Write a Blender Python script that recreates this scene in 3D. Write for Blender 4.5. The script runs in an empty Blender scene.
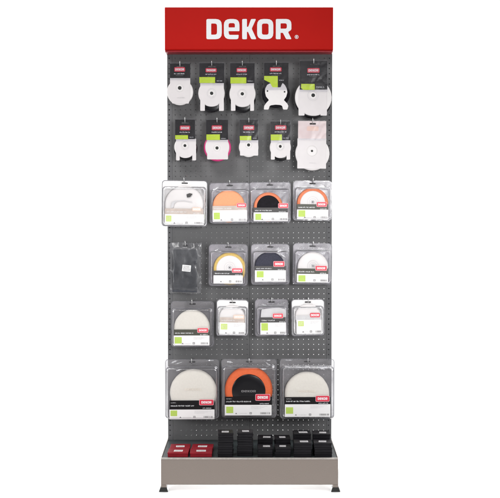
import bpy, math, random
from mathutils import Vector
from mathutils.geometry import tessellate_polygon
random.seed(7)
SC = bpy.context.scene
COL = SC.collection
R = math.radians

# ------------------------------------------------------------------ camera
F = 1178.0; D = 5.3; PITCH = R(2.1); ZC = 1.198; CX = 250.0; CY = 249.0
cam = bpy.data.cameras.new('camera'); co = bpy.data.objects.new('camera', cam); COL.objects.link(co)
cam.sensor_width = 36; cam.lens = 36 * F / 500.0; cam.clip_start = 0.1; cam.clip_end = 100
co.location = (0, -D, ZC); co.rotation_euler = (R(90) - PITCH, 0, 0)
SC.camera = co

# ------------------------------------------------------------------ world
w = bpy.data.worlds.new('World'); SC.world = w; w.use_nodes = True
bg = w.node_tree.nodes['Background']; bg.inputs[0].default_value = (1, 1, 1, 1); bg.inputs[1].default_value = 0.25
SC.view_settings.view_transform = 'Standard'; SC.view_settings.look = 'None'
SC.view_settings.exposure = 0; SC.view_settings.gamma = 1; SC.view_settings.use_curve_mapping = False
SC.cycles.transparent_max_bounces = 24; SC.cycles.max_bounces = 10

# ------------------------------------------------------------------ lamps: softboxes, plus lights added to whiten backdrop and floor
def area(name, loc, target, sx, sy, power, spread=180, col=(1, 1, 1)):
    l = bpy.data.lights.new(name, 'AREA'); l.shape = 'RECTANGLE'; l.size = sx; l.size_y = sy
    l.energy = power; l.spread = R(spread); l.color = col
    o = bpy.data.objects.new(name, l); COL.objects.link(o); o.location = loc
    o.rotation_euler = (Vector(target) - Vector(loc)).to_track_quat('-Z', 'Y').to_euler()
    return o
area('key_softbox', (-0.9, -2.5, 3.3), (0, 0, 1.15), 1.0, 0.8, 15, 100, (1, .99, .975))
area('fill_softbox', (0.9, -3.8, 1.5), (0, 0, 1.16), 0.8, 0.8, 3.3, 36)
area('added_backdrop_light', (-2.3, 0.5, 2.2), (0.3, 2.9, 0.9), 1.0, 2.2, 60)  # this pair is added to push the backdrop to white
area('added_backdrop_light', (2.3, 0.5, 2.2), (-0.3, 2.9, 0.9), 1.0, 2.2, 60)
area('added_floor_light', (0, 1.0, 3.6), (0, 0.9, 0), 3.0, 1.2, 60)  # added to push the floor behind the stand to white
area('added_floor_light', (-1.6, -1.6, 0.9), (0, -0.9, 0), 0.8, 0.5, 6, 120)  # this pair is added to whiten the floor in front
area('added_floor_light', (1.6, -1.6, 0.9), (0, -0.9, 0), 0.8, 0.5, 6, 120)
area('added_gap_light', (0, 0.42, 0.13), (0, -0.30, 0), 0.62, 0.06, 17, 150)  # added out of view to whiten the floor gap below the fascia

# ------------------------------------------------------------------ measuring: picture point on an upright plane at depth Y
def W(px, py, Y):
    x = (px - CX) / F; y = -(py - CY) / F
    c, s = math.cos(PITCH), math.sin(PITCH)
    dy = c + y * s; dz = -s + y * c
    t = (Y + D) / dy
    return Vector((x * t, Y, ZC + dz * t))

# ------------------------------------------------------------------ materials
def lin(c):
    r = []
    for v in c:
        v /= 255.0
        r.append(v / 12.92 if v <= .04045 else ((v + .055) / 1.055) ** 2.4)
    return (*r, 1)
def mat(name, col, rough=.5, metal=0, var=0.06, vscale=30, bump=0, bscale=200, spec=.5, coat=0, col2=None, sheen=0, detail=4):
    m = bpy.data.materials.new(name); m.use_nodes = True; nt = m.node_tree; N = nt.nodes; L = nt.links
    b = N['Principled BSDF']
    b.inputs['Roughness'].default_value = rough; b.inputs['Metallic'].default_value = metal
    b.inputs['Specular IOR Level'].default_value = spec; b.inputs['Coat Weight'].default_value = coat
    b.inputs['Coat Roughness'].default_value = .12
    b.inputs['Sheen Weight'].default_value = sheen
    tc = N.new('ShaderNodeTexCoord'); n = N.new('ShaderNodeTexNoise'); n.inputs['Scale'].default_value = vscale
    n.inputs['Detail'].default_value = detail; L.new(tc.outputs['Object'], n.inputs['Vector'])
    cr = N.new('ShaderNodeMix'); cr.data_type = 'RGBA'
    c = lin(col); a = tuple(v * (1 - var) for v in c[:3]) + (1,)
    bb = lin(col2) if col2 else tuple(min(1, v * (1 + var)) for v in c[:3]) + (1,)
    cr.inputs[6].default_value = a; cr.inputs[7].default_value = bb
    mr = N.new('ShaderNodeMapRange'); mr.inputs[1].default_value = .35; mr.inputs[2].default_value = .65
    L.new(n.outputs['Fac'], mr.inputs[0]); L.new(mr.outputs[0], cr.inputs[0]); L.new(cr.outputs[2], b.inputs['Base Color'])
    if bump:
        n2 = N.new('ShaderNodeTexNoise'); n2.inputs['Scale'].default_value = bscale; n2.inputs['Detail'].default_value = 6
        L.new(tc.outputs['Object'], n2.inputs['Vector'])
        bp = N.new('ShaderNodeBump'); bp.inputs['Strength'].default_value = bump; bp.inputs['Distance'].default_value = .002
        L.new(n2.outputs['Fac'], bp.inputs['Height']); L.new(bp.outputs[0], b.inputs['Normal'])
    return m
def film(name, tint, haze, gloss=1.0, scale=38, strength=.7, rough=.12, tr=(.97, .97, .98)):
    """clear packaging film: mostly see-through, a little milky, with creased reflections"""
    m = bpy.data.materials.new(name); m.use_nodes = True; nt = m.node_tree; N = nt.nodes; L = nt.links
    N.remove(N['Principled BSDF']); out = N['Material Output']
    tc = N.new('ShaderNodeTexCoord'); n = N.new('ShaderNodeTexNoise'); n.inputs['Scale'].default_value = scale
    n.inputs['Detail'].default_value = 1.2; n.inputs['Distortion'].default_value = 1.2
    n.inputs['Roughness'].default_value = .45
    L.new(tc.outputs['Object'], n.inputs['Vector'])
    bp = N.new('ShaderNodeBump'); bp.inputs['Strength'].default_value = strength; bp.inputs['Distance'].default_value = .008
    L.new(n.outputs['Fac'], bp.inputs['Height'])
    t = N.new('ShaderNodeBsdfTransparent'); t.inputs[0].default_value = (*tr, 1)
    lw = N.new('ShaderNodeLayerWeight'); lw.inputs[0].default_value = .35
    tm = N.new('ShaderNodeMix'); tm.data_type = 'RGBA'; tm.inputs[6].default_value = (*tr, 1); tm.inputs[7].default_value = (.42, .42, .45, 1)
    L.new(lw.outputs['Facing'], tm.inputs[0]); L.new(tm.outputs[2], t.inputs[0])
    d = N.new('ShaderNodeBsdfDiffuse'); d.inputs[0].default_value = lin(tint)
    g = N.new('ShaderNodeBsdfGlossy'); g.inputs['Roughness'].default_value = rough
    L.new(bp.outputs[0], g.inputs['Normal'])
    m1 = N.new('ShaderNodeMixShader')
    mr = N.new('ShaderNodeMapRange'); mr.inputs[1].default_value = .3; mr.inputs[2].default_value = .7
    mr.inputs[3].default_value = haze * .45; mr.inputs[4].default_value = haze * 1.55
    L.new(n.outputs['Fac'], mr.inputs[0]); L.new(mr.outputs[0], m1.inputs[0])
    L.new(t.outputs[0], m1.inputs[1]); L.new(d.outputs[0], m1.inputs[2])
    fr = N.new('ShaderNodeFresnel'); fr.inputs[0].default_value = 1.5; L.new(bp.outputs[0], fr.inputs['Normal'])
    mm = N.new('ShaderNodeMath'); mm.operation = 'MULTIPLY'; mm.inputs[1].default_value = 1.6 * gloss; mm.use_clamp = True
    L.new(fr.outputs[0], mm.inputs[0])
    m2 = N.new('ShaderNodeMixShader'); L.new(mm.outputs[0], m2.inputs[0]); L.new(m1.outputs[0], m2.inputs[1]); L.new(g.outputs[0], m2.inputs[2])
    L.new(m2.outputs[0], out.inputs[0])
    return m
M = dict(
    back=mat('backdrop white paper', (246, 246, 246), .9, var=.004, vscale=3),
    board=mat('grey powder coated steel', (102, 102, 103), .5, var=.05, vscale=9, bump=.15, bscale=900, spec=.3),
    post=mat('grey powder coated post', (99, 99, 101), .5, var=.05, vscale=12, bump=.12, bscale=900, spec=.3),
    inner=mat('dark raw steel', (60, 60, 62), .6, metal=.3, var=.15),
    red=mat('red printed panel', (180, 18, 11), .6, var=.02, vscale=6, spec=.12),
    signwhite=mat('white vinyl lettering', (232, 233, 236), .5, var=.01),
    beige=mat('taupe brushed laminate', (139, 129, 122), .36, metal=.35, var=.08, vscale=420, bump=.25, bscale=500, detail=8, spec=.3),
    lip=mat('highlit metal edge', (176, 170, 164), .4, metal=.3, var=.12, vscale=90),  # highlight along the lip put into the colour as a paler tone
    tray=mat('dark grey tray sheet', (60, 67, 69), .45, var=.1, vscale=14, bump=.1, bscale=600, spec=.3),
    rubber=mat('black rubber', (26, 28, 26), .6, var=.15),
    steel=mat('zinc wire', (200, 200, 200), .25, metal=.9, var=.08),
    blackcard=mat('black printed card', (16, 13, 16), .45, var=.1, vscale=20, spec=.2),
    badge=mat('red logo badge', (206, 24, 56), .45, var=.02),
    badgeedge=mat('badge white outline', (236, 190, 196), .5, var=.02),
    lime=mat('lime green print', (196, 222, 18), .5, var=.03),
    softlime=mat('soft lime print', (178, 204, 88), .5, var=.03),
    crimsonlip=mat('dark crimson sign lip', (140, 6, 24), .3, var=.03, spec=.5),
    palelime=mat('pale lime print', (196, 214, 120), .5, var=.03),
    white=mat('white moulded plastic', (218, 214, 214), .42, var=.02, vscale=22, bump=.05, bscale=80, spec=.35),
    whitecard=mat('white printed card', (210, 205, 206), .5, var=.03, vscale=16),
    labelwhite=mat('white label card', (232, 230, 230), .5, var=.02, vscale=15),
    print=mat('grey print', (110, 108, 110), .6, var=.1),
    palegrey=mat('pale grey print', (196, 194, 196), .6, var=.05),
    striptext=mat('white print on black', (220, 220, 222), .5, var=.05),
    blackpad=mat('black foam', (24, 22, 27), .8, var=.2, vscale=120, bump=.3, bscale=500, spec=.2),
    navypad=mat('charcoal foam', (52, 52, 66), .8, var=.15, vscale=160, bump=.6, bscale=400),
    blackplastic=mat('black glossy plastic', (14, 12, 17), .2, var=.1, spec=.35),
    coral=mat('hazed orange foam', (222, 132, 98), .9, var=.04, vscale=160, bump=.4, bscale=420, spec=.2),  # haze of the film put into the foam colour as paler orange
    orange=mat('orange foam', (214, 104, 66), .9, var=.04, vscale=160, bump=.5, bscale=420, spec=.2),
    peach=mat('pale orange foam', (236, 162, 122), .9, var=.03, vscale=160, bump=.4, bscale=420, spec=.2),
    yellow=mat('ochre foam rim', (206, 176, 104), .85, var=.06, vscale=160, bump=.6, bscale=420),
    creamprint=mat('faded print on wool', (222, 214, 204), .9, var=.04),
    cream=mat('cream lambswool', (212, 207, 200), .95, var=.02, vscale=140, bump=.5, bscale=260, sheen=.2, spec=.1),
    pink=mat('magenta plastic', (214, 52, 124), .4, var=.05),
    blush=mat('blush printed card', (236, 220, 216), .5, var=.03, vscale=18, col2=(228, 206, 202)),
    slate=mat('dark grey abrasive pad', (68, 70, 76), .9, var=.16, vscale=60, bump=.6, bscale=700, spec=.15),
    greystrip=mat('dark grey label strip', (62, 60, 60), .45, var=.08),
    olive=mat('olive black strip', (66, 66, 56), .45, var=.08),
    tan=mat('taupe pale print', (190, 176, 168), .5, var=.1),
    peachbadge=mat('faded peach badge', (236, 200, 184), .5, var=.03),
    coralbadge=mat('faded coral badge', (216, 62, 78), .5, var=.03),
    crimson=mat('crimson carton', (138, 16, 32), .5, var=.08, vscale=40, spec=.3),
    blackbox=mat('black carton', (17, 15, 20), .5, var=.2, vscale=60, spec=.22),
    sleeve=film('thin clear sleeve', (214, 210, 218), .008, .10, 16, .25, .22),
    film=film('clear film', (206, 206, 210), .07, .7, 14, .5, .24),
    glint=film('shiny film crease', (240, 240, 244), .5, 2.2, 20, .3, .12),  # whitish haze stands in for glints on the packs
    bead=film('thick rolled plastic edge', (150, 148, 154), .55, 1.4, 9, .4, .15, (.7, .7, .74)),
    blister=film('clear blister plastic', (206, 200, 210), .24, 1.0, 11, .5, .3),
    rigid=film('thick clear blister plastic', (196, 192, 196), .19, 1.2, 7, .35, .17),
    milky=film('milky film', (226, 226, 228), .62, 1.1, 26, .6, .3),
    milky2=film('frosted white film', (226, 226, 228), .62, 1.0, 30, .5, .3),
)

# ------------------------------------------------------------------ mesh helpers
def link(name, verts, faces, m, parent=None, smooth=False, mats=None):
    me = bpy.data.meshes.new(name); me.from_pydata([tuple(v) for v in verts], [], faces); me.update()
    if m: me.materials.append(m)
    if smooth:
        for p in me.polygons: p.use_smooth = True
    o = bpy.data.objects.new(name, me); COL.objects.link(o)
    if parent: o.parent = parent
    return o
def thing(name, label, cat, loc, group=None, rot=(0, 0, 0)):
    o = bpy.data.objects.new(name, None); COL.objects.link(o); o.location = loc; o.rotation_euler = rot
    o.empty_display_size = .03
    tag(o, label, cat, group); return o
def tag(o, label, cat, group=None):
    o['label'] = label; o['category'] = cat
    if group: o['group'] = group
def rrect(x0, z0, x1, z1, r, n=5):
    r = max(1e-5, min(r, (x1 - x0) / 2 - 1e-6, (z1 - z0) / 2 - 1e-6)); p = []
    for cx, cz, a0 in ((x1 - r, z1 - r, 0), (x0 + r, z1 - r, 90), (x0 + r, z0 + r, 180), (x1 - r, z0 + r, 270)):
        for k in range(n + 1):
            a = R(a0 + 90 * k / n); p.append((cx + r * math.cos(a), cz + r * math.sin(a)))
    return p
def circ(cx, cz, r, n=40, a0=0, a1=360):
    full = abs(a1 - a0) >= 360
    return [(cx + r * math.cos(R(a0 + (a1 - a0) * k / (n if full else n - 1))), cz + r * math.sin(R(a0 + (a1 - a0) * k / (n if full else n - 1)))) for k in range(n)]
def rpoly(pts, rad, n=4):
    """round the corners of a polygon; rad = one radius or one per corner"""
    out = []; L = len(pts)
    for i in range(L):
        p = Vector(pts[i]); a = Vector(pts[i - 1]) - p; b = Vector(pts[(i + 1) % L]) - p
        r = rad[i] if isinstance(rad, (list, tuple)) else rad
        if r <= 0: out.append(tuple(p)); continue
        d = min(r, a.length * .49, b.length * .49); s = p + a.normalized() * d; e = p + b.normalized() * d
        for k in range(n + 1):
            t = k / n; q = s * (1 - t) ** 2 + p * 2 * t * (1 - t) + e * t * t; out.append((q.x, q.y))
    return out
def sheet_data(loops, yf, yb, V, Fc):
    """flat shape (first loop outer, others holes) in XZ, from y=yf (front) to y=yb"""
    b0 = len(V); tris = tessellate_polygon([[Vector((x, z, 0)) for x, z in lp] for lp in loops])
    n = sum(len(l) for l in loops)
    for lp in loops: V += [(x, yf, z) for x, z in lp]
    for lp in loops: V += [(x, yb, z) for x, z in lp]
    fl = [c for lp in loops for c in lp]
    for t in tris:
        a, b, c = t
        ar = (fl[b][0] - fl[a][0]) * (fl[c][1] - fl[a][1]) - (fl[c][0] - fl[a][0]) * (fl[b][1] - fl[a][1])
        if ar < 0: a, c = c, a
        Fc.append((b0 + a, b0 + b, b0 + c)); Fc.append((b0 + n + c, b0 + n + b, b0 + n + a))
    k = 0
    for lp in loops:
        m_ = len(lp)
        for i in range(m_):
            j = (i + 1) % m_
            Fc.append((b0 + k + i, b0 + n + k + i, b0 + n + k + j, b0 + k + j))
        k += m_
def sheet(name, loops, yf, yb, m, parent=None):
    V = []; Fc = []
    if loops and isinstance(loops[0][0], (int, float)): loops = [loops]
    sheet_data(loops, yf, yb, V, Fc); return link(name, V, Fc, m, parent)
def loft(rings, cap0=True, cap1=True):
    V = []; Fc = []; n = len(rings[0])
    for r in rings: V += r
    for k in range(len(rings) - 1):
        for i in range(n):
            j = (i + 1) % n; Fc.append((k * n + i, (k + 1) * n + i, (k + 1) * n + j, k * n + j))
    if cap0: Fc.append(tuple(range(n)))
    if cap1: Fc.append(tuple(reversed(range((len(rings) - 1) * n, len(rings) * n))))
    return V, Fc
def box_data(V, Fc, x0, x1, y0, y1, z0, z1, bev=0):
    if bev <= 0:
        b = len(V)
        V += [(x0, y0, z0), (x1, y0, z0), (x1, y1, z0), (x0, y1, z0), (x0, y0, z1), (x1, y0, z1), (x1, y1, z1), (x0, y1, z1)]
        Fc += [tuple(b + i for i in f) for f in ((0, 3, 2, 1), (4, 5, 6, 7), (0, 1, 5, 4), (1, 2, 6, 5), (2, 3, 7, 6), (3, 0, 4, 7))]
        return
    rings = []
    for y, o in ((y0, bev), (y0 + bev * .3, bev * .3), (y0 + bev, 0), (y1 - bev, 0), (y1 - bev * .3, bev * .3), (y1, bev)):
        rings.append([(x, y, z) for x, z in rrect(x0 + o, z0 + o, x1 - o, z1 - o, max(bev - o * .5, bev * .4), 3)])
    v, f = loft(rings); b = len(V); V += v; Fc += [tuple(b + i for i in q) for q in f]
def box(name, x0, x1, y0, y1, z0, z1, m, parent=None, bev=0):
    V = []; Fc = []; box_data(V, Fc, x0, x1, y0, y1, z0, z1, bev); return link(name, V, Fc, m, parent)
def lathe(name, cx, cz, prof, m, parent, n=56, sx=1.0, wob=0, seed=0):
    """disc about the Y axis: prof = [(radius, y)] from centre of the front to the back"""
    rnd = random.Random(seed); ph = [rnd.uniform(0, 6.28) for _ in range(4)]
    rings = []
    for r, y in prof:
        ring = []
        for k in range(n):
            a = 2 * math.pi * k / n
            q = 1 + wob * (.5 * math.sin(3 * a + ph[0]) + .4 * math.sin(7 * a + ph[1]) + .35 * math.sin(13 * a + ph[2]) + .3 * math.sin(23 * a + ph[3]))
            ring.append((cx + r * q * sx * math.cos(a), y, cz + r * q * math.sin(a)))
        rings.append(ring)
    V, Fc = loft(rings)
    o = link(name, V, Fc, m, parent, True)
    return o
def tube(name, pts, r, m, parent, n=8):
    rings = []; pts = [Vector(p) for p in pts]
    for i, p in enumerate(pts):
        t = (pts[min(i + 1, len(pts) - 1)] - pts[max(i - 1, 0)]).normalized()
        u = t.cross(Vector((1, 0, 0))); u = u.normalized() if u.length > 1e-4 else Vector((0, 0, 1)); v = t.cross(u)
        rings.append([tuple(p + (u * math.cos(2 * math.pi * k / n) + v * math.sin(2 * math.pi * k / n)) * r) for k in range(n)])
    V, Fc = loft(rings); return link(name, V, Fc, m, parent, True)

# ------------------------------------------------------------------ lettering, drawn in a 438 x 98 box
def letter_shapes():
    S = []
    def q(o): return lambda pts: [(x + o, z) for x, z in pts]
    a = q(0)
    S.append([a(rpoly([(0, 0), (74, 0), (74, 98), (0, 98)], [8, 30, 30, 8])), a(rpoly([(23, 22), (51, 22), (51, 76), (23, 76)], [3, 11, 11, 3]))])
    a = q(84)
    S.append([a(rpoly([(0, 0), (70, 0), (71, 21), (25, 21), (22, 39), (75, 39), (75, 98), (0, 98)], [30, 10, 3, 6, 4, 4, 30, 30])), a(rpoly([(23, 57), (53, 57), (53, 78), (23, 78)], [3, 3, 9, 9]))])
    a = q(172)
    S.append([a(rpoly([(0, 0), (23, 0), (23, 36), (28, 36), (44, 0), (69, 0), (46, 51), (67, 98), (43, 98), (29, 60), (23, 60), (23, 98), (0, 98)], [6, 4, 0, 2, 5, 6, 4, 6, 5, 2, 0, 4, 6]))])
    a = q(244)
    S.append([a(rpoly([(0, 0), (78, 0), (78, 98), (0, 98)], 30)), a(rpoly([(23, 22), (55, 22), (55, 76), (23, 76)], 10))])
    a = q(334)
    S.append([a(rpoly([(0, 0), (23, 0), (23, 31), (34, 31), (50, 0), (76, 0), (58, 36), (75, 44), (75, 98), (0, 98)], [6, 4, 0, 2, 5, 6, 8, 16, 28, 6])), a(rpoly([(23, 51), (53, 51), (53, 77), (23, 77)], [3, 9, 9, 3]))])
    return S
LET = letter_shapes()
def lettering(x0, zc, width, yf, yb, m, parent, height=None):
    k = width / 410.0; kz = (height / 98.0) if height else k; V = []; Fc = []
    for sh in LET:
        sheet_data([[(x0 + x * k, zc + (z - 49) * kz) for x, z in lp] for lp in sh], yf, yb, V, Fc)
    return link('lettering', V, Fc, m, parent)
def microprint(x0, zc, width, h, yf, m, parent, rnd, name='printed_text'):
    """a line of tiny type: short stems and bars grouped in words"""
    V = []; Fc = []; x = x0; cw = h * .62; n = 0
    word = rnd.randint(3, 8)
    while x < x0 + width - cw * .5:
        if word == 0:
            x += cw * .7; word = rnd.randint(3, 8); continue
        word -= 1
        z0, z1 = zc - h / 2, zc + h / 2 * rnd.choice((.45, .45, 1)); s = h * .17
        kind = rnd.randint(0, 3); X1 = x + cw * .74
        def bar(a, b, c, d): box_data(V, Fc, a, b, yf, yf + .0003, c, d)
        bar(x, x + s, z0, z1)
        if kind in (0, 1): bar(X1 - s, X1, z0, zc + h * .22)
        if kind in (0, 2): bar(x + s, X1 - s * (kind == 0), zc + h * .05, zc + h * .22)
        if kind in (1, 3): bar(x + s, X1 - s * (kind == 1), z0, z0 + s)
        x += cw
    if V: return link(name, V, Fc, m, parent)

# ------------------------------------------------------------------ setting: white paper sweep
rings = []; prof = [(-8, 0)] + [(2.0 + 1.1 * math.sin(R(a)), 1.1 - 1.1 * math.cos(R(a))) for a in range(0, 91, 6)] + [(3.1, 5.5)]
V = [(x, y, z) for y, z in prof for x in (-5, 5)]
Fc = [(2 * i, 2 * i + 1, 2 * i + 3, 2 * i + 2) for i in range(len(prof) - 1)]
bd = link('backdrop', V, Fc, M['back'], None, True); bd['kind'] = 'structure'

# ------------------------------------------------------------------ the display stand
YT = -0.40                        # front of the tray
stand = thing('display_stand', 'tall grey pegboard display stand with red header sign and taupe base tray', 'display stand', (0, 0, 0))
zb = W(250, 439.5, 0).z           # tray floor at the board
ztop = W(250, 12, 0).z
xl, xr = W(167.6, 250, 0).x, W(331.8, 250, 0).x
xs = W(249.7, 250, 0).x
pw = 0.0225                       # width of the slotted posts
PX = (xs - xl - pw) / 14.9
PX = 0.0230
rowp = 0.02295
z_ref = W(250, 171.3, 0).z
def perforated(name, x0, x1, z0, z1, y, th, cols, zr, parent, m, r=.0020, nseg=8, back=True):
    """a real sheet with every hole cut: square cells round eight-sided holes"""
    V = []; Fc = []
    nr0 = math.floor((z0 - zr) / rowp) + 1; nr1 = math.ceil((z1 - zr) / rowp) - 1
    rows = [zr + k * rowp for k in range(nr0, nr1 + 1) if z0 + r * 1.6 < zr + k * rowp < z1 - r * 1.6]
    xb = [x0] + [(cols[i] + cols[i + 1]) / 2 for i in range(len(cols) - 1)] + [x1]
    zbn = [z0] + [(rows[i] + rows[i + 1]) / 2 for i in range(len(rows) - 1)] + [z1]
    for i, cx in enumerate(cols):
        for j, cz in enumerate(rows):
            a0, a1, c0, c1 = xb[i], xb[i + 1], zbn[j], zbn[j + 1]; b = len(V)
            sq = [(a1, cz), (a1, c1), (cx, c1), (a0, c1), (a0, cz), (a0, c0), (cx, c0), (a1, c0)]
            ci = [(cx + r * math.cos(R(45 * k)), cz + r * math.sin(R(45 * k))) for k in range(8)]
            V += [(x, y, z) for x, z in sq] + [(x, y, z) for x, z in ci] + [(x, y + th, z) for x, z in ci]
            if back: V += [(x, y + th, z) for x, z in sq]
            for k in range(8):
                l = (k + 1) % 8
                Fc.append((b + k, b + l, b + 8 + l, b + 8 + k)); Fc.append((b + 8 + k, b + 8 + l, b + 16 + l, b + 16 + k))
                if back: Fc.append((b + 24 + l, b + 24 + k, b + 16 + k, b + 16 + l))
    return link(name, V, Fc, m, parent)
TH = .0012
lcols = [W(247.1, 250, 0).x - k * PX for k in range(14, -1, -1)]
rcols = [W(252.4, 250, 0).x + k * PX for k in range(15)]
pl0, pr1 = xl + pw + .0006, xr - pw - .0006
def side_bends(panel, x0, x1, y, dy): pass
for (a, b, cols) in ((pl0, xs - .0005, [c for c in lcols if c > pl0 + .004]), (xs + .0005, pr1, [c for c in rcols if c < pr1 - .004])):
    p = perforated('pegboard_panel', a, b, zb - .02, ztop, 0, TH, cols, z_ref, stand, M['board'])
    V = []; Fc = []                        # folded returns of the sheet
    box_data(V, Fc, a, a + TH, TH + .0002, .0075, zb - .02, ztop); box_data(V, Fc, b - TH, b, TH + .0002, .0075, zb - .02, ztop)
    link('folded_edge', V, Fc, M['board'], p)
    perforated('rear_panel', a, b, zb - .02, ztop, .017, TH, [c + .0022 for c in cols], z_ref - .0016, stand, M['board'], r=.0022)
for a, b in ((xl, xl + pw), (xr - pw, xr)):
    c = (a + b) / 2 - .004 * (1 if a < 0 else -1) * 0
    c = W(169.6, 250, 0).x if a < 0 else W(328.9, 250, 0).x
    p = perforated('upright_post', a, b, zb - .11, ztop, -.0005, .0015, [c], z_ref, stand, M['post'], r=.0028)
    V = []; Fc = []
    box_data(V, Fc, a, a + .0015, .0012, .054, zb - .11, ztop); box_data(V, Fc, b - .0015, b, .0012, .054, zb - .11, ztop)
    box_data(V, Fc, a + .0016, b - .0016, .0525, .054, zb - .11, ztop)
    link('post_channel', V, Fc, M['post'], p)
    box('post_lining', a + .002, b - .002, .030, .031, zb - .1, ztop - .01, M['inner'], p)
box('centre_post', xs - .012, xs + .012, .005, .0155, zb - .11, ztop, M['inner'], stand, .001)
for z in (zb + .35, zb + .95, zb + 1.5):   # cross rails between the front and rear sheets
    box('cross_rail', pl0 + .002, xs - .0125, .006, .0155, z, z + .022, M['inner'], stand, .001)
    box('cross_rail', xs + .0125, pr1 - .002, .006, .0155, z, z + .022, M['inner'], stand, .001)
# header sign
YH = -.078
h0, h1 = W(164.6, 7, YH), W(333.2, 52.2, YH)
sign = sheet_obj = None
V = []; Fc = []; x0, x1, z0, z1 = h0.x, h1.x, W(250, 50.3, YH).z, h0.z
rr = []
prof = [(YH + .0, .010), (YH + .0006, .006), (YH + .003, .0025), (YH + .007, .0), (.06, .0)]
for y, o in prof: rr.append([(x, y, z) for x, z in rrect(x0 + o * .25, z0 + o, x1 - o * .25, z1 - o * .35, .002, 3)])
V, Fc = loft(rr); sign = link('header_sign', V, Fc, M['red'], stand, False)
box('sign_lip', x0 + .0015, x1 - .0015, YH + .0012, .058, h1.z, z0 - .0003, M['crimsonlip'], sign, .0028)
t0, t1 = W(206.4, 19, YH), W(291.6, 39.2, YH)
lettering(t0.x, (t0.z + t1.z) / 2, t1.x - t0.x, YH - .0010, YH - .0001, M['signwhite'], sign, height=t0.z - t1.z)
c = W(296.6, 36.9, YH); k = .0043
V = []; Fc = []
sheet_data([circ(c.x, c.z, 1.95 * k, 28), circ(c.x, c.z, 1.5 * k, 28)], YH - .0009, YH - .0001, V, Fc)
s = .021 * k
sheet_data([[(c.x - .8 * k + x * s, c.z + (z - 49) * s) for x, z in lp] for lp in [[(p[0] - 334, p[1]) for p in l] for l in LET[4]]], YH - .0009, YH - .0001, V, Fc)
link('registered_mark', V, Fc, M['signwhite'], sign)
# base tray
f0, f1 = W(160.9, 458.1, YT), W(338.2, 484.8, YT)
bx0, bx1, bz1, bz0 = f0.x, f1.x, f0.z, f1.z
tf = box('tray_floor', bx0 + .003, bx1 - .003, YT + .0145, .052, bz1 - .012, bz1 - .003, M['tray'], stand)
for a, b in ((bx0, bx0 + .003), (bx1 - .003, bx1)):
    box('tray_side', a, b, YT + .016, .052, bz0 + .004, bz1 + .0005, M['beige'], stand)
ap = box('front_fascia', bx0, bx1, YT, YT + .014, bz0, bz1 - .0065, M['beige'], stand, .0012)
box('fascia_lip', bx0 - .0004, bx1 + .0004, YT - .0006, YT + .0143, bz1 - .0062, bz1, M['lip'], stand, .0018)
fx = .0225
for a, b in ((bx0, bx0 + fx), (bx1 - fx, bx1)):
    for (y0, y1) in ((YT, YT + .045), (.005, .05)):
        ft = box('foot', a + .0002, b - .0002, y0 + .0002, y1, .0165, bz0 - .0002, M['beige'], stand, .0008)
        rings = [[(x, y, z) for x, y in rrect(a - o, y0 - o, b + o, y1 + o, .003, 3)] for z, o in ((0, .0075), (.002, .0078), (.0172, .0025), (.0175, .001))]
        V, Fc = loft(rings, True, True); link('rubber_cap', V, [tuple(reversed(q)) for q in Fc], M['rubber'], ft)

# ------------------------------------------------------------------ hooks
def hook(px, py, Yf, what):
    """a zinc peg hook whose wire runs from the board to just past the pack hanging on it; py = height of its slot"""
    a = W(px, py, Yf); z0 = a.z; x = a.x; L = Yf
    h = thing('peg_hook', 'wire hook holding ' + what, 'hook', (x, -.001, z0), 'peg hooks on the pegboard')
    pts = [(0, -.0015, .012), (0, -.006, .008), (0, -.010, .002), (0, -.016, 0)] + [(0, L - .002 , 0), (0, L - .008, .0025), (0, L - .0125, .008), (0, L - .014, .015), (0, L - .0142, .024)]
    tube('wire', pts, .0017, M['steel'], h)
    V = []; Fc = []; box_data(V, Fc, -.006, .006, -.0016, -.0002, -.008, .016, .0006)
    link('back_plate', V, Fc, M['post'], h)
    return h

# ------------------------------------------------------------------ local picture-unit frame of one hanging product
class Fr:
    def __init__(s, cx, cy, Y):
        s.cx, s.cy, s.Y = cx, cy, Y; o = W(cx, cy, Y); s.o = o
        s.kx = (W(cx + 10, cy, Y).x - o.x) / 10; s.kz = (o.z - W(cx, cy + 10, Y).z) / 10
    def x(s, px): return (px - s.cx) * s.kx
    def z(s, py): return (s.cy - py) * s.kz
    def pts(s, P): return [(s.x(a), s.z(b)) for a, b in P]
    def rect(s, x0, y0, x1, y1, r=.3, n=4): return rrect(s.x(x0), s.z(y1), s.x(x1), s.z(y0), r * s.kx, n)
def badge(f, x0, y0, x1, y1, y, root, outline=True, m='badge', tm='signwhite', taper=.35):
    """red logo badge: pale outline, red field, white lettering"""
    b = sheet('logo_badge', f.rect(x0, y0, x1, y1, .9), y - .0006, y, M[m], root)
    if outline:
        t = .32
        sheet('badge_outline', [f.rect(x0, y0, x1, y1, .95), f.rect(x0 + t, y0 + t, x1 - t, y1 - t, .7)], y - .0009, y - .00062, M['badgeedge'], b)
    w_ = (x1 - x0) * (.70 if outline else .82)
    lettering(f.x((x0 + x1) / 2 - w_ / 2), f.z((y0 + y1) / 2), w_ * f.kx, y - .0009, y - .00062, M[tm], b, height=(y1 - y0) * (.42 if outline else .50) * f.kz)
    return b
def disc_prof(r, y0, th, rnd_=.25, dish=0):
    e = min(th * .45, r * rnd_)
    return [(r * .02, y0 + dish), (r * .55, y0 + dish * .5), (r - e, y0), (r - e * .5, y0 + e * .15), (r - e * .15, y0 + e * .45), (r, y0 + e), (r, y0 + th - e * .5), (r - e * .4, y0 + th)]

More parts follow.
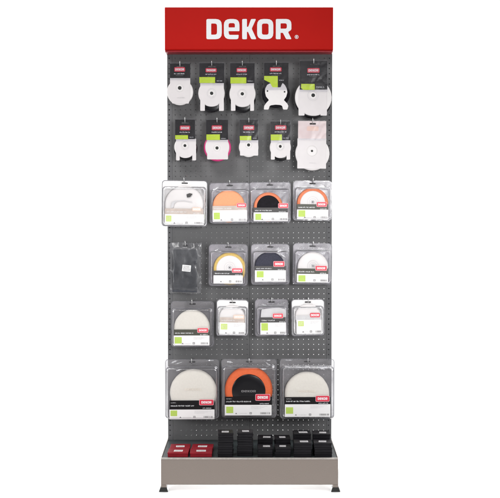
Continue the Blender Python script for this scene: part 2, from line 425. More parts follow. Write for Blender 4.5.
# ------------------------------------------------------------------ rows one and two: discs on header cards
def card_product(label, Y, card, head_y, bdg, green, disc, hub=(0, 0, 1.5), back=None, legs=None, notch=None, text=None, body=None,
                 backcol='blackplastic', slot=True, seed=0, white_outline=None, tilt=0, bodymat='whitecard', headmat='blackcard', ring=None,
                 side=True, holes=None):
    """card = (x0,y0,x1,y1) whole card; head_y = where the dark header ends; disc=(cx,cy,r)"""
    rnd = random.Random(seed); x0, y0, x1, y1 = card; mx = (x0 + x1) / 2
    f = Fr(mx, y0 + 3.2, Y)
    root = thing('carded_disc', label, 'carded disc', f.o, 'discs hanging on header cards', (R(rnd.uniform(-1.2, .2)), R(tilt), R(rnd.uniform(-1.5, 1.5))))
    sl = rrect(f.x(mx - 3.6), f.z(y0 + 4.0), f.x(mx + 3.6), f.z(y0 + 2.7), .7 * f.kx, 4)
    sheet('header_print', [f.rect(x0, y0, x1, head_y, .3), sl], -.0004, .0008, M[headmat], root)
    bx0, bx1 = body if body else (x0, x1); sh = .8
    if white_outline:
        sheet('front_plate', f.pts(rpoly(white_outline, .8)), -.0016, .0016, M['white'], root)
    else:
        pts = [(bx0, head_y - .4), (bx1, head_y - .4), (bx1, y1)]
        if notch:
            n0, n1 = notch; pts += [(n1, y1)]
            for k in range(9):            # arch that follows the disc edge
                xx = n1 + (n0 - n1) * k / 8; dx = xx - disc[0]
                pts.append((xx, disc[1] + math.sqrt(max(.1, (disc[2] - .1) ** 2 - dx * dx)) - (.9 if k in (0, 8) else 0)))
            pts += [(n0, y1)]
        if not notch and side is False: pts = pts[:2] + [(bx1, y1 - 6), (bx1 - 1.6, y1), (bx0 + 2.2, y1), (bx0, y1 - 7)]
        else: pts.append((bx0, y1))
        sheet('card_body', f.pts(rpoly(pts, [(.9 if p[1] > y1 - .6 else .25) if k < 3 or k > len(pts) - 3 else .2 for k, p in enumerate(pts)])), .0010, .0022, M[bodymat], root)
    if disc:
        cx, cy, r = disc
        lathe('disc', f.x(cx), f.z(cy), disc_prof(r * f.kx, .0026 if not white_outline else .0034, .010, .10), M['white'], root, 64)
    if back:
        cx, cy, r = back
        lathe('backing_ring', f.x(cx), f.z(cy), disc_prof(r * f.kx, .0135, .022, .14), M[backcol], root, 56)
    if hub:
        hx, hy, hr = hub
        hb = lathe('hub', f.x(hx), f.z(hy), [(hr * .42 * f.kx, .0), (hr * .95 * f.kx, -.0012), (hr * 1.9 * f.kx, -.0008), (hr * 2.15 * f.kx, .0006), (hr * 2.2 * f.kx, .0020)], M['white'], root, 32)
        lathe('hub_hole', f.x(hx), f.z(hy), [(hr * .05 * f.kx, -.0019), (hr * .92 * f.kx, -.0020), (hr * 1.0 * f.kx, -.0010)], M['rubber'], hb, 20)
    if ring:
        V = []; Fc = []; sheet_data([circ(f.x(ring[0]), f.z(ring[1]), ring[2] * f.kx, 40), circ(f.x(ring[0]), f.z(ring[1]), (ring[2] - .35) * f.kx, 40)], .0002, .0012, V, Fc)
        link('raised_ring', V, Fc, M['palegrey'], root)
    if holes:
        for hx, hy, hr in holes:
            sheet('screw_hole', circ(f.x(hx), f.z(hy), hr * f.kx, 16), -.0020, .0010, M['rubber'], root)
    if green:
        g = sheet('green_tab', f.pts(green), -.0011, -.0005, M['lime'], root)
        gx = min(p[0] for p in green); gy = min(p[1] for p in green)
        microprint(f.x(gx + 1), f.z(gy + 1.7), 8 * f.kx, .8 * f.kx, -.0015, M['palelime'], g, rnd)
    badge(f, *bdg, -.0006, root, False)
    ty = bdg[3] + 1.9; bw = (bdg[2] - bdg[0])
    microprint(f.x((bdg[0] + bdg[2]) / 2 - bw * .52), f.z(ty), bw * 1.04 * f.kx, 1.25 * f.kx, -.0009, M['striptext'], root, rnd, 'title_print')
    microprint(f.x((bdg[0] + bdg[2]) / 2 - bw * .36), f.z(ty + 1.9), bw * .72 * f.kx, .6 * f.kx, -.0009, M['print'], root, rnd, 'subtitle_print')
    if text: microprint(f.x(text[0]), f.z(text[1]), text[2] * f.kx, text[3] * f.kx, -.0016, M[text[4]], root, rnd)
    # clear sleeve round the header
    e = .9
    sheet('clear_sleeve', [f.rect(x0 - .3, y0 - e * 1.6, x1 + .5, head_y + 2.2, .5), rrect(f.x(mx - 3), f.z(y0 + 4.0), f.x(mx + 3), f.z(y0 + 2.7), .6 * f.kx, 4)], -.0032, -.0026, M['sleeve'], root)
    hook(mx, y0 + 3.1, Y, 'the ' + label)
    return root
YA = -.095
card_product('white round disc under black header without green tab, top row', YA, (170, 63.6, 190.2, 103.6), 78, (174.3, 67.2, 185.1, 71.7), None,
             (180.0, 91.9, 13.2), (179.7, 88.0, 1.9), None, seed=1, text=(177.2, 97.6, 7.5, .8, 'palegrey'), side=False)
card_product('white disc with arched black foot, second in the top row', YA, (199.4, 63.2, 224.2, 110.9), 83, (205.6, 68.2, 216.6, 72.3),
             [(199.4, 77.1), (215.1, 77.1), (215.1, 83), (199.4, 83)], (211.5, 93.2, 13.3), (211.6, 93.3, 1.7), (211.6, 99.0, 13.0), notch=(204.8, 219.0), seed=2, ring=(211.6, 93.3, 4.8), text=(216.8, 80.8, 5.6, 1.0, 'striptext'), body=(200.2, 223.8))
card_product('white disc with arched black foot, middle of the top row', YA, (230.2, 63.2, 254.6, 110.9), 83.2, (236.6, 68.0, 246.8, 72.3),
             [(230.4, 77.4), (246.3, 77.4), (246.3, 83.4), (230.4, 83.4)], (242.5, 93.8, 13.2), (242.3, 93.9, 1.7), (242.5, 99.2, 13.0), notch=(235.4, 250.2), seed=3, ring=(242.3, 93.9, 4.8), text=(247.8, 81.0, 5.4, 1.0, 'striptext'), body=(230.9, 254.0))
o4 = [(260 + x / 9.57, 60 + y / 9.57) for x, y in [(98, 222), (112, 248), (120, 262), (198, 262), (206, 240), (216, 220), (238, 240), (256, 275), (262, 310), (252, 350), (228, 384), (262, 420), (272, 440), (262, 475), (222, 475), (212, 440), (196, 432), (150, 428), (104, 434), (92, 442), (82, 475), (38, 475), (40, 440), (60, 412), (86, 384), (58, 350), (48, 310), (50, 275), (68, 240)]]
card_product('butterfly shaped white plate with two screw holes over black disc', YA, (264.2, 62.8, 288.4, 90.0), 88.0, (270.0, 67.4, 281.6, 71.5),
             [(264.2, 76), (277.8, 76), (277.8, 87.8), (272.2, 87.8), (270.2, 82.8), (264.2, 79.8)], None, None, (276.0, 93.4, 14.0), seed=4, backcol='blackpad', text=(279.2, 80.2, 4.8, 1.0, 'striptext'),
             white_outline=o4, holes=[(267.5, 91.1, .85), (284.6, 91.9, .85)])
card_product('large white disc under tallest black header, right end of top row', YA - .01, (299.8, 61.0, 327.3, 115.6), 89.6, (307.4, 68.1, 319.5, 72.7),
             [(301.2, 83.9), (314.8, 83.9), (314.8, 89.9), (303.5, 89.9), (301.2, 88.2)], (313.4, 97.4, 18.4), (313.2, 95.3, 1.9), (314.0, 99.8, 18.6), notch=(304.6, 320.6), seed=5,
             text=(316.4, 87.0, 8, 1.2, 'striptext'), body=(298.6, 327.0), ring=(313.2, 95.3, 5.6))
card_product('small white disc with black rim, left end of second row', YA, (175.2, 119.6, 195, 160.4), 139, (179.9, 125.6, 190.1, 130.3),
             [(175.2, 135.2), (188, 135.2), (188, 139.2), (175.2, 139.2)], (185.2, 147.0, 11.0), (184.9, 145.6, 1.5), (185.2, 148.4, 12.0), notch=(179.6, 192.2), seed=6, ring=(184.9, 145.6, 4.2), text=(189.4, 137.2, 4.2, .9, 'striptext'), body=(176.0, 196.0))
card_product('white disc with bright pink rim, second row', YA, (206.2, 119.8, 228, 159.4), 139.8, (211.7, 125.4, 222.1, 130.2),
             [(206.4, 134.4), (219.9, 134.4), (219.9, 140.0), (206.4, 140.0)], (217.2, 147.2, 12.2), (217.0, 148.0, 1.6), (217.2, 147.4, 13.7), seed=7, text=(221.0, 138.4, 5.4, .9, 'striptext'), body=(207.1, 228.0), backcol='pink')
card_product('smallest white square bodied disc, third in the second row', YA, (239.6, 119.8, 258, 155.6), 140.2, (243.4, 125.4, 254.2, 130.1),
             [(239.8, 136.0), (251.3, 136.0), (251.3, 140.2), (239.8, 140.2)], (248.7, 147.2, 9.9), (248.6, 145.0, 1.6), None, seed=8, text=(252.8, 138.2, 4, .9, 'striptext'), body=(240, 258.2))
card_product('small white disc with black arched foot, fourth in second row', YA, (270.6, 121.6, 290.4, 159.6), 140.2, (275.0, 125.4, 286.3, 129.9),
             [(270.8, 134.5), (281.9, 134.5), (281.9, 140.3), (270.8, 140.3)], (280.3, 147.4, 10.6), (280.3, 146.4, 1.5), (280.4, 151.0, 10.0), notch=(274.8, 286.6), seed=9, ring=(280.3, 146.4, 4.2), text=(283.4, 138.0, 5.2, 1.0, 'striptext'), body=(270.9, 290.2))
# blush backed disc at the right end of the second row
def blush_product():
    rnd = random.Random(31); f = Fr(312.6, 123.7, YA - .012)
    lab = 'big white disc on pale blush card, right end of second row'
    root = thing('carded_disc', lab, 'carded disc', f.o, 'discs hanging on header cards', (R(-1), R(.4), R(.8)))
    sl = f.rect(309.6, 123.0, 316.0, 124.6, .6)
    sheet('blush_card', [f.rect(298.2, 121.0, 326.2, 138.6, .4), sl], -.0004, .0008, M['blush'], root)
    sheet('card_body', f.rect(297.6, 138.4, 326.4, 168.6, .5), .0010, .0022, M['whitecard'], root)
    lathe('disc', f.x(312.7), f.z(153.4), disc_prof(17.1 * f.kx, .0026, .016, .12), M['white'], root, 64)
    hb = lathe('hub', f.x(312.2), f.z(151), [(.6 * f.kx, -.0006), (4.2 * f.kx, -.0014), (5.1 * f.kx, -.0008), (5.4 * f.kx, .0010), (5.5 * f.kx, .002)], M['white'], root, 40)
    lathe('hub_hole', f.x(312.2), f.z(151), [(.1 * f.kx, -.0020), (1.0 * f.kx, -.0021), (1.15 * f.kx, -.001)], M['rubber'], hb, 20)
    microprint(f.x(309.6), f.z(163.0), 7 * f.kx, .8 * f.kx, .0004, M['palegrey'], root, rnd)
    sheet('faded_badge', f.rect(307, 126.4, 318.6, 130.8, .8), -.0012, -.0005, M['peachbadge'], root)
    sheet('clear_sleeve', [f.rect(297.8, 120.2, 326.8, 140.0, .6), sl], -.0042, -.0036, M['sleeve'], root)
    hook(312.6, 123.6, YA - .012, 'the ' + lab)
blush_product()

# ------------------------------------------------------------------ rows three to six: pads in clear blister packs
def blister(f, box_, depth, root, m, top=6.5, ins=1.6, r=3.2, wob=.25, seed=0, slotx=None, side=1.2):
    """a thermoformed shell: flat flange with a hanging slot and a raised tray in front of it (front face at y=0)"""
    rnd = random.Random(seed); x0, y0, x1, y1 = box_; sx = slotx if slotx else (x0 + x1) / 2
    def jit(P, a): 
        ph = [rnd.uniform(0, 6.28) for _ in range(3)]; n = len(P)
        return [(x + a * math.sin(ph[0] + 17 * i / n) * .6, z + a * math.sin(ph[1] + 23 * i / n)) for i, (x, z) in enumerate(P)]
    fl = f.rect(x0, y0, x1, y1, r, 6)
    sl = f.rect(sx - 3.2, y0 + 2.1, sx + 3.2, y0 + 3.5, .6)
    sheet('backing_flange', [jit(fl, wob * f.kx), sl], depth, depth + .0012, M[m], root)
    fi = f.rect(x0 + .45, y0 + .45, x1 - .45, y1 - .45, max(.5, r - .4), 6)
    sheet('rolled_edge', [jit(f.rect(x0 - .05, y0 - .05, x1 + .05, y1 + .05, r, 6), wob * .4 * f.kx), fi], depth - .0022, depth - .0002, M['bead'], root)
    rings = []
    a0, b0, a1, b1 = x0 + side, y0 + top, x1 - side, y1 - 1.0
    for y, o, rr_ in ((depth - .0004, 0, r), (depth * .55, .35, r), (.004, .8, r), (.0012, 1.15, r * .9), (0, 1.9, r * .8)):
        P = f.rect(a0 + o, b0 + o, a1 - o, b1 - o, rr_, 6); rings.append([(x, y, z) for x, z in jit(P, wob * .5 * f.kx)])
    n = len(rings[0]); V, Fc = loft(rings, True, False)
    link('clear_shell', V, Fc, M[m], root, False)
    A = f.rect(a0 - .2, b0 - .2, a1 + .2, b1 + .2, r, 6); B = f.rect(a0 + .25, b0 + .25, a1 - .25, b1 - .25, r, 6)
    sheet('shell_fold', [A, B], depth * .5, depth * .5 + .0016, M['bead'], root)
def pack(label, Y, box_, depth, disc, strip, lab, bdg, green, m='blister', seed=0, rim=None, knob=False, discmat='white', stripmat='blackcard', labmat='labelwhite',
         bmat='coralbadge', greenmat='softlime', tilt=0, fuzzy=0, inner_text=None, bare=None, top=6.5, marks=True, slotx=None, swap=False, group='pads in clear blister packs', thk=.022,
         outline=True, extra=None, milk=False):
    rnd = random.Random(seed); x0, y0, x1, y1 = box_; sx = slotx if slotx else (x0 + x1) / 2
    f = Fr(sx, y0 + 2.8, Y)
    root = thing('blister_pack', label, 'blister pack', f.o, group, (0, R(tilt), R(rnd.uniform(-1.2, 1.2))))
    blister(f, box_, depth, root, m, top=top, seed=seed, slotx=sx)
    yd = .0065
    if m in ('milky', 'milky2'):
        sheet('white_backing', [f.rect(x0 + .7, y0 + .7, x1 - .7, y1 - .7, 3), f.rect(sx - 3.2, y0 + 2.1, sx + 3.2, y0 + 3.5, .6)], depth - .0030, depth - .0018, M['labelwhite'], root)
    if disc:
        cx, cy, r = disc; th = min(thk, depth - yd - .002)
        if rim:
            lathe('pad_rim', f.x(cx), f.z(cy), disc_prof(r * f.kx, yd + .002, th - .002, .16), M[rim[0]], root, 72)
            lathe('pad_disc', f.x(cx), f.z(cy), disc_prof(rim[1] * f.kx, yd - .0015, .012, .06), M[discmat], root, 64)
            r = rim[1]
        else:
            lathe('pad_disc', f.x(cx), f.z(cy), disc_prof(r * f.kx, yd, th, .30 if fuzzy else .14), M[discmat], root, 96 if fuzzy else 72, wob=fuzzy, seed=seed)
        if knob:
            V = []; Fc = []
            for q in (5.6, 3.6):
                sheet_data([circ(f.x(cx), f.z(cy - 1.4), q * f.kx, 40), circ(f.x(cx), f.z(cy - 1.4), (q - .3) * f.kx, 40)], yd - .0024, yd - .0010, V, Fc)
            kn = lathe('centre_boss', f.x(cx), f.z(cy - 1.4), [(.1 * f.kx, yd - .003), (1.0 * f.kx, yd - .003), (1.9 * f.kx, yd - .0022), (2.2 * f.kx, yd + .001)], M['palegrey'], root, 24)
            link('moulded_rings', V, Fc, M['palegrey'], kn)
            lathe('boss_hole', f.x(cx), f.z(cy - 1.4), [(.05 * f.kx, yd - .0038), (.7 * f.kx, yd - .0037), (.8 * f.kx, yd - .0026)], M['print'], kn, 16)
        if inner_text:
            lettering(f.x(inner_text[0]), f.z(inner_text[1]), inner_text[2] * f.kx, yd - .0022, yd - .0006, M[inner_text[3]], root, height=2.1 * f.kx)
    yl = .0030
    if lab:
        lc = sheet('label_card', f.rect(*lab, .4), yl, yl + .0008, M[labmat], root)
        L0, T0, L1, B0 = lab; wd = L1 - L0
        if marks:
            V = []; Fc = []                                     # bar code, small symbols
            bx = L1 - wd * .24; by = B0 - 3.1
            for k in range(9):
                a = bx + k * wd * .024; box_data(V, Fc, f.x(a), f.x(a + wd * rnd.choice((.008, .014))), yl - .0005, yl - .0001, f.z(by + 1.9), f.z(by))
            link('bar_code', V, Fc, M['print'], lc)
            V = []; Fc = []; ix = L0 + wd * .53; iy = B0 - 3.2
            sheet_data([f.rect(ix, iy, ix + 2.2, iy + 2.0, .2), f.rect(ix + .4, iy + .4, ix + 1.8, iy + 1.6, .1)], yl - .0005, yl - .0001, V, Fc)
            box_data(V, Fc, f.x(ix + .8), f.x(ix + 1.4), yl - .0005, yl - .0001, f.z(iy + 1.2), f.z(iy + .7))
            ix = L0 + wd * .22
            sheet_data([f.pts([(ix, B0 - 1.4), (ix + 1.0, B0 - 2.7), (ix + 2.1, B0 - 1.4)])], yl - .0005, yl - .0001, V, Fc)
            link('care_symbols', V, Fc, M['print'], lc)
            for q in range(3):
                microprint(f.x(L0 + wd * .56), f.z(T0 + 1.5 + q * 1.1), wd * (.36 - .07 * q) * f.kx, .55 * f.kx, yl - .0004, M['palegrey'], lc, rnd)
            microprint(f.x(L0 + wd * .30), f.z(B0 - 2.0), wd * .18 * f.kx, .6 * f.kx, yl - .0004, M['palegrey'], lc, rnd)
        if green:
            g = sheet('green_square', f.rect(*green, .2), yl - .0008, yl - .0002, M[greenmat], root)
            for q in range(3):
                microprint(f.x(green[0] + .6), f.z(green[1] + (green[3] - green[1]) * (.25 + .25 * q)), (green[2] - green[0] - 1.2) * f.kx, .6 * f.kx, yl - .0012, M['palelime'] if greenmat == 'softlime' else M['labelwhite'], g, rnd)
    if strip:
        st = sheet('title_strip', f.rect(*strip, .25), yl - .0003, yl + .0006, M[stripmat], root)
        hgt = strip[3] - strip[1]; swd = strip[2] - strip[0]
        microprint(f.x(strip[0] + 1.4), f.z(strip[1] + hgt * .58), swd * .52 * f.kx, min(1.35, hgt * .26) * f.kx, yl - .0008, M['striptext'], st, rnd)
        if hgt > 6: microprint(f.x(strip[0] + 1.4), f.z(strip[1] + hgt * .25), swd * .12 * f.kx, .8 * f.kx, yl - .0008, M['palegrey'], st, rnd)
        microprint(f.x(strip[2] - swd * .26), f.z(strip[1] + hgt * .84), swd * .21 * f.kx, min(1.1, hgt * .2) * f.kx, yl - .0008, M['striptext'], st, rnd)
    if bdg: badge(f, *bdg, yl - .0009 if strip else yl - .0002, root, outline, m=bmat)
    if extra: extra(f, root, rnd, yl)
    # a few raised pale streaks added to imitate glints on the film
    if m in ('blister', 'rigid') and seed != 48:
        big = 1.5 if m == 'rigid' else 1.0
        for q in range(4):
            u = rnd.choice((rnd.uniform(.05, .3), rnd.uniform(.7, .95))); px = min(max(x0 + (x1 - x0) * u, x0 + 5.5 * big), x1 - 5.5 * big); py = y0 + top + rnd.uniform(-4.2, 2.0) * big + (3 if q > 2 else 0)
            ang = rnd.uniform(-.6, .3) * (1 if u < .5 else -1); ln = rnd.uniform(1.8, 3.8) * big; bow = rnd.uniform(-.5, .5); wd_ = rnd.uniform(.28, .6) * big
            n_ = 9; V = []; Fc = []; yy = depth - .0008 if py < y0 + top - .5 else -.0004
            for k in range(n_ + 1):
                t = k / n_ - .5; cx_ = px + math.cos(ang) * ln * t * 2; cy_ = py + math.sin(ang) * ln * t * 2 + bow * (1 - 4 * t * t)
                cx_ = min(max(cx_, x0 + 1.6), x1 - 1.6); cy_ = max(cy_, y0 + 1.4)
                hw = wd_ * max(.04, (1 - 4 * t * t)) * (1 + .35 * math.sin(k * 2.1 + q))
                nx_, ny_ = -math.sin(ang), math.cos(ang)
                V += [(f.x(cx_ + nx_ * hw), yy, f.z(cy_ + ny_ * hw)), (f.x(cx_), yy - .0012 * big, f.z(cy_)), (f.x(cx_ - nx_ * hw), yy, f.z(cy_ - ny_ * hw))]
            for k in range(n_):
                a = 3 * k; Fc += [(a, a + 3, a + 4, a + 1), (a + 1, a + 4, a + 5, a + 2), (a, a + 2, a + 5, a + 3)]
            link('film_glint', V, Fc, M['glint'], root, False)
    hook(sx, y0 + 2.7, Y + depth, 'the ' + label)
    return root
YC = -.125
# row three
def c1_extra(f, root, rnd, yl):
    sheet('grey_fold', f.pts([(172.6, 201.8), (177, 200.4), (184, 200.0), (192.4, 201.6), (192.4, 202.1), (184, 200.8), (177, 201.3), (174.6, 203.4), (173.4, 207.4), (171.4, 208.4), (171.2, 204.6)]), yl - .002, yl - .0012, M['palegrey'], root)
    sheet('dark_slot', f.pts(rpoly([(186.6, 194.4), (189.6, 193.0), (192.8, 193.8), (190.4, 197.0), (187.2, 197.6)], .5)), yl - .002, yl - .0012, M['greystrip'], root)
pack('frosted white pack sticking out past the left edge of the board', YC - .02, (161.2, 180.2, 207.2, 226.6), .040, (184.5, 205.2, 19.6), (165.0, 208.6, 203.6, 214.2), (165.0, 214.2, 204.2, 225.0),
     (192.4, 207.2, 201.2, 211.0), (166.2, 215.8, 171.6, 221.6), m='milky', seed=41, stripmat='tan', bmat='peachbadge', greenmat='palelime', discmat='white', tilt=.6, outline=False, extra=c1_extra, group='white pads in frosted packs')
pack('solid pale orange foam pad, second in the third row', YC, (209.2, 182.6, 250.2, 223.4), .036, (228.6, 206.2, 16.2), (212.4, 205.8, 246.6, 210.2), (212.4, 210.2, 246.8, 221.8),
     (236.6, 203.2, 246.2, 207.6), (213.6, 212.6, 219.6, 219.2), seed=42, discmat='peach', stripmat='tan', tilt=-.4)
pack('orange rimmed pad with black centre, third row', YC, (248.8, 182.0, 291.0, 222.6), .036, (268.4, 206.9, 14.6), (253.6, 207.6, 287.8, 212.4), (253.6, 212.4, 288.0, 221.2),
     (278.2, 203.2, 288.4, 208.2), (255.4, 213.8, 261.2, 219.8), seed=43, rim=('coral', 11.6), discmat='blackpad', stripmat='greystrip')
pack('orange rimmed pad with white centre, third row', YC, (293.5, 180.6, 332.4, 220.6), .036, (313.0, 203.4, 15.7), (297.3, 204.2, 328.6, 209.6), (297.3, 209.6, 328.6, 219.4),
     (316.8, 201.8, 327.2, 206.8), (298.8, 210.4, 305.6, 216.8), seed=44, rim=('coral', 12.6), knob=True, discmat='white', stripmat='olive', tilt=.5)
# row four
pack('ochre rimmed pad with white centre, fourth row', YC, (208.6, 244.6, 247.8, 286.4), .036, (229.7, 269.0, 16.3), (213.6, 270.7, 242.9, 275.4), (213.6, 275.4, 242.9, 283.6),
     (232.0, 268.2, 242.5, 272.7), None, seed=45, rim=('yellow', 13.4), knob=True, discmat='white', stripmat='greystrip', tilt=.3, bmat='coralbadge')
pack('charcoal foam pad, third in the fourth row', YC, (251.2, 244.4, 290.0, 285.0), .036, (269.9, 267.2, 15.2), (254.9, 266.0, 285.9, 270.3), (254.9, 270.3, 285.9, 281.8),
     (273.4, 261.2, 284.6, 266.8), (256.8, 271.2, 263.6, 277.4), seed=46, discmat='navypad', stripmat='greystrip', bmat='coralbadge')
pack('all white pad with centre boss, right end of fourth row', YC, (293.4, 243.6, 332.6, 285.0), .036, (313.2, 267.4, 15.4), (297.2, 268.6, 328.4, 274.0), (297.2, 274.0, 328.4, 282.6),
     (315.6, 265.6, 327.2, 270.7), (298.8, 275.4, 305.8, 281.6), seed=47, knob=True, discmat='white', stripmat='olive', tilt=.5, bmat='coralbadge')
# row five
pack('cream wool pad in clear pack, left end of fifth row', YC, (170.6, 302.0, 213.6, 348.0), .042, (191.8, 328.2, 18.0), (173.6, 329.6, 209.4, 335.6), (173.6, 335.6, 209.4, 345.6),
     (197.2, 328.0, 208.3, 332.8), (174.6, 337.2, 181.6, 343.6), seed=48, discmat='cream', fuzzy=.006, stripmat='olive', m='rigid', bmat='coralbadge', thk=.03)
pack('frosted white pack with peach badge, second in fifth row', YC, (216.2, 300.2, 248.6, 336.8), .030, (232.2, 318.6, 13.4), (220.2, 317.6, 245.0, 322.6), (219.6, 322.6, 245.4, 335.0),
     (233.8, 314.8, 244.2, 318.8), (221.2, 324.0, 227.6, 329.6), seed=49, m='milky2', discmat='white', stripmat='tan', bmat='peachbadge', greenmat='palelime', tilt=.8, outline=False, group='white pads in frosted packs')
def e3_extra(f, root, rnd, yl):
    sheet('silver_pad', f.pts(rpoly([(261.5, 309.4), (278, 307.6), (286.4, 309.6), (286, 318), (260.6, 318)], 1.2)), .006, .02, M['palegrey'], root)
pack('pale grey pad with coral badge, third in the fifth row', YC, (255.0, 299.8, 288.4, 337.0), .034, None, (260.2, 317.4, 285.9, 322.6), (260.2, 322.6, 286.2, 335.0),
     (272.6, 313.4, 283.1, 318.4), (261.2, 323.2, 267.8, 330.6), seed=50, m='blister', stripmat='greystrip', bmat='coralbadge', extra=e3_extra, tilt=-.4)
pack('frosted white pack with coral badge, right end of fifth row', YC, (291.4, 299.8, 324.8, 336.6), .030, (308.0, 317.0, 13.2), (295.4, 315.4, 321.0, 319.8), (296.4, 319.8, 321.4, 333.8),
     (310.0, 313.0, 319.8, 317.4), (298.0, 321.2, 303.6, 326.2), seed=51, m='milky2', discmat='white', stripmat='palegrey', bmat='coralbadge', greenmat='palelime', tilt=-.6, outline=False, group='white pads in frosted packs')
# row six
YF = -.15
pack('large cream wool pad, left end of the bottom row', YF, (164.6, 360.8, 219.0, 420.6), .055, (193.3, 393.6, 23.6), (169.3, 400.6, 214.4, 409.7), (169.3, 409.7, 214.4, 419.4),
     (199.1, 399.6, 213.6, 405.4), (170.4, 410.6, 177.0, 416.2), seed=52, m='rigid', bmat='badge', discmat='cream', fuzzy=.006, top=7, thk=.04, inner_text=(184.6, 389.6, 16.5, 'creamprint'))
pack('large orange foam pad with glossy black centre, bottom row', YF, (221.3, 360.6, 277.0, 419.8), .055, (248.7, 391.2, 24.0), (224.8, 396.9, 272.0, 405.0), (224.8, 405.0, 271.6, 415.6),
     (255.4, 394.2, 270.2, 400.8), (226.2, 406.8, 233.2, 413.2), seed=53, m='rigid', bmat='badge', rim=('orange', 16.9), discmat='blackplastic', inner_text=(241.4, 391.4, 14.5, 'print'), top=6, thk=.04)
pack('large cream wool pad, right end of the bottom row', YF, (280.4, 360.4, 335.4, 420.8), .055, (307.4, 395.0, 22.4), (284.9, 397.2, 330.6, 404.4), (284.9, 404.4, 330.6, 417.0),
     (315.7, 395.8, 329.7, 401.8), (286.0, 407.4, 293.2, 413.8), seed=54, m='rigid', bmat='badge', discmat='cream', fuzzy=.006, top=7, thk=.04, inner_text=(298.6, 391.6, 17, 'creamprint'))

# the bagged dark grey abrasive pad
def bag():
    lab = 'dark grey rectangular abrasive pad in a loose clear bag'
    f = Fr(185.4, 246.0, -.11)
    root = thing('bagged_pad', lab, 'bagged pad', f.o, None, (0, R(.5), 0))
    rings = []
    for y, o in ((0, 1.0), (.0008, .4), (.003, 0), (.019, 0), (.022, .5)):
        rings.append([(x, y, z) for x, z in f.rect(172.4 + o, 249.4 + o, 197.4 - o, 292.2 - o, .9, 4)])
    V, Fc = loft(rings); link('abrasive_pad', V, Fc, M['slate'], root)
    f0 = f
    c, s = math.cos(R(-5)), math.sin(R(-5)); cx, cz = f.x(186.7), f.z(268.3)
    def rot(P): return [(cx + (x - cx) * c - (z - cz) * s, cz + (x - cx) * s + (z - cz) * c) for x, z in P]
    st = sheet('sticker', rot(f.rect(182.4, 265.0, 191.0, 271.4, .3)), -.0042, -.0036, M['labelwhite'], root)
    V = []; Fc = []
    rnd = random.Random(3)
    for r_ in range(4):
        xx = 183.4
        while xx < 189.6:
            w_ = rnd.uniform(.4, 1.2); sheet_data([rot(f.rect(xx, 266.0 + r_ * 1.3, xx + w_, 266.6 + r_ * 1.3, .05, 1))], -.0046, -.0043, V, Fc); xx += w_ + .35
    link('printed_text', V, Fc, M['print'], st)
    # crumpled film, front and back sheets
    for nm, yb_, amp in (('clear_bag', -.0028, .0036), ('clear_bag_back', .0255, .002)):
        nx, nz = 30, 50; V = []; Fc = []; rnd = random.Random(9)
        ph = [(rnd.uniform(20, 220), rnd.uniform(10, 160), rnd.uniform(0, 6.28)) for _ in range(9)]
        for j in range(nz + 1):
            for i in range(nx + 1):
                u, v = i / nx, j / nz
                X = f.x(169.8 + 31.4 * u + .5 * math.sin(v * 9 + 1) * (u - .5)); Z = f.z(242.8 + 50.6 * v + .6 * math.sin(u * 8 + 2) * (1 if v > .5 else .6))
                e = min(u, 1 - u, v * 1.3, (1 - v) * 1.4)
                d = 0
                for a_, b_, p_ in ph: d += math.sin(a_ * X + b_ * Z + p_) / len(ph)
                edge = max(0, 1 - e / .13)
                base = yb_ + (.0125 * edge if nm == 'clear_bag' else -.0125 * edge)
                V.append((X, base + d * amp * (.25 + 3 * edge) * (1 if nm == 'clear_bag' else .6) - .001 * (nm == 'clear_bag'), Z))
        for j in range(nz):
            for i in range(nx):
                a = j * (nx + 1) + i
                if nm == 'clear_bag' or True:
                    if 13 <= i <= 16 and j in (2, 3): continue      # punched hanging slot
                    Fc.append((a, a + nx + 1, a + nx + 2, a + 1))
        link('clear_bag', V, Fc, M['film'], root, True)
    hook(185.4, 246.2, -.11, 'the ' + lab)
bag()

# ------------------------------------------------------------------ cartons in the tray
ZF = bz1 - .003
CH = .0200
def carton(x0, x1, y0, dep, level, m, label, group, yaw=0, lab_w=.42, seed=0, lx=0):
    rnd = random.Random(seed); wd = x1 - x0; cx = (x0 + x1) / 2
    root = thing('carton', label, 'carton', (cx, y0 + dep / 2, ZF + level * (CH + .0003) + .0002), group, (0, 0, R(yaw)))
    h = wd / 2 - .0006; d = dep / 2 - .0006
    def slab(nm, z0, z1, hx, hy, mm):
        rings = [[(x, y, z) for x, y in rrect(-hx + o, -hy + o, hx - o, hy - o, .002, 3)] for z, o in ((z0, .0008), (z0 + .0008, 0), (z1 - .0008, 0), (z1, .0008))]
        V, Fc = loft(rings); return link(nm, V, [tuple(reversed(q)) for q in Fc], M[mm], root)
    slab('carton_base', 0, CH * .60, h - .0012, d - .0012, m)
    slab('carton_lid', CH * .62, CH, h, d, m)
    lw = wd * lab_w / 2; lz = CH + .0004
    ly = -d + dep * .22
    lb = link('paper_label', *label_box(-lw + lx, lw + lx, ly, ly + .032, CH + .00005, lz, rnd.uniform(-3, 3)), M['labelwhite' if m == 'crimson' else 'palegrey'], root)
    V = []; Fc = []
    for r_ in range(3):
        x = -lw * .82 + lx
        while x < lw * .8 + lx:
            w_ = rnd.uniform(.002, .006); box_data(V, Fc, x, min(x + w_, lw * .86 + lx), ly + .007 + r_ * .008, ly + .0095 + r_ * .008, lz + .00005, lz + .0003); x += w_ + .0016
    link('printed_text', V, Fc, M['print'], lb)
    return root
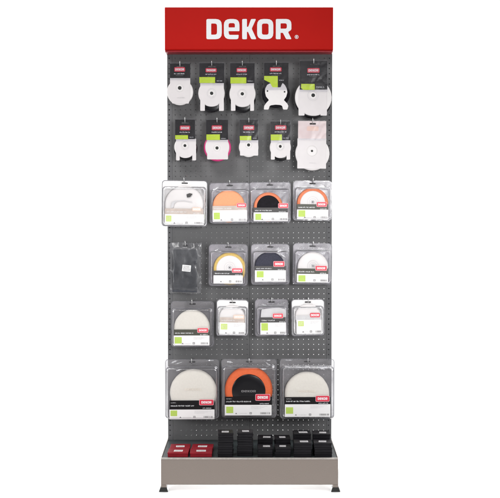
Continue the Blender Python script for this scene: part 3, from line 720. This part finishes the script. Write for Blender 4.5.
def label_box(x0, x1, y0, y1, z0, z1, deg):
    V = []; Fc = []; box_data(V, Fc, x0, x1, y0, y1, z0, z1); c, s = math.cos(R(deg)), math.sin(R(deg)); cx, cy = (x0 + x1) / 2, (y0 + y1) / 2
    return [(cx + (x - cx) * c - (y - cy) * s, cy + (x - cx) * s + (y - cy) * c, z) for x, y, z in V], Fc
y1_ = YT + .030; DP = .088
def X(px, Y=y1_): return W(px, 456, Y).x
for (a, b, side, yw) in ((167.4, 188.4, 'left', -.6), (189.6, 212.0, 'right', 1.2)):
    carton(X(a), X(b), y1_, DP, 0, 'crimson', 'crimson carton in the front pair, %s one, on the left of the tray' % side, 'crimson cartons', yw, seed=int(a))
    carton(X(a + .8), X(b + .4), y1_ + DP + .004, DP, 0, 'crimson', 'crimson carton in the back pair against the board, %s one' % side, 'crimson cartons', -yw, seed=int(b))
ords = ['bottom', 'second from the bottom', 'third from the bottom', 'fourth from the bottom', 'fifth from the bottom']
def stack(a, b, y, n, where, group='black cartons', dep=.085):
    a += .6; b -= .6
    for k in range(n):
        pos = 'topmost' if k == n - 1 and n > 1 else ('only' if n == 1 else ords[k])
        carton(X(a), X(b), y + random.uniform(-.004, .004), dep, k, 'blackbox', 'black carton, %s one of %s' % (pos, where), group, random.uniform(-3, 3), seed=int(a * 10 + k), lab_w=random.uniform(.38, .5), lx=random.uniform(-.008, .008))
stack(217.0, 233.8, y1_, 5, 'the tall stack beside the crimson cartons')
stack(236.6, 253.8, y1_ + .014, 5, 'the second stack from the crimson cartons')
stack(256.8, 273.6, y1_, 2, 'the low front pair, left stack')
stack(274.2, 291.6, y1_, 2, 'the low front pair, right stack')
stack(257.2, 274.0, y1_ + .092, 3, 'the stack behind the left low stack')
stack(274.6, 291.8, y1_ + .092, 3, 'the stack behind the right low stack')
stack(293.2, 312.6, y1_, 3, 'the front stack second from the right')
stack(313.2, 332.8, y1_, 3, 'the front stack at the right end')
stack(293.6, 312.8, y1_ + .092, 4, 'the back stack second from the right')
stack(313.4, 332.8, y1_ + .092, 4, 'the back stack in the right corner')
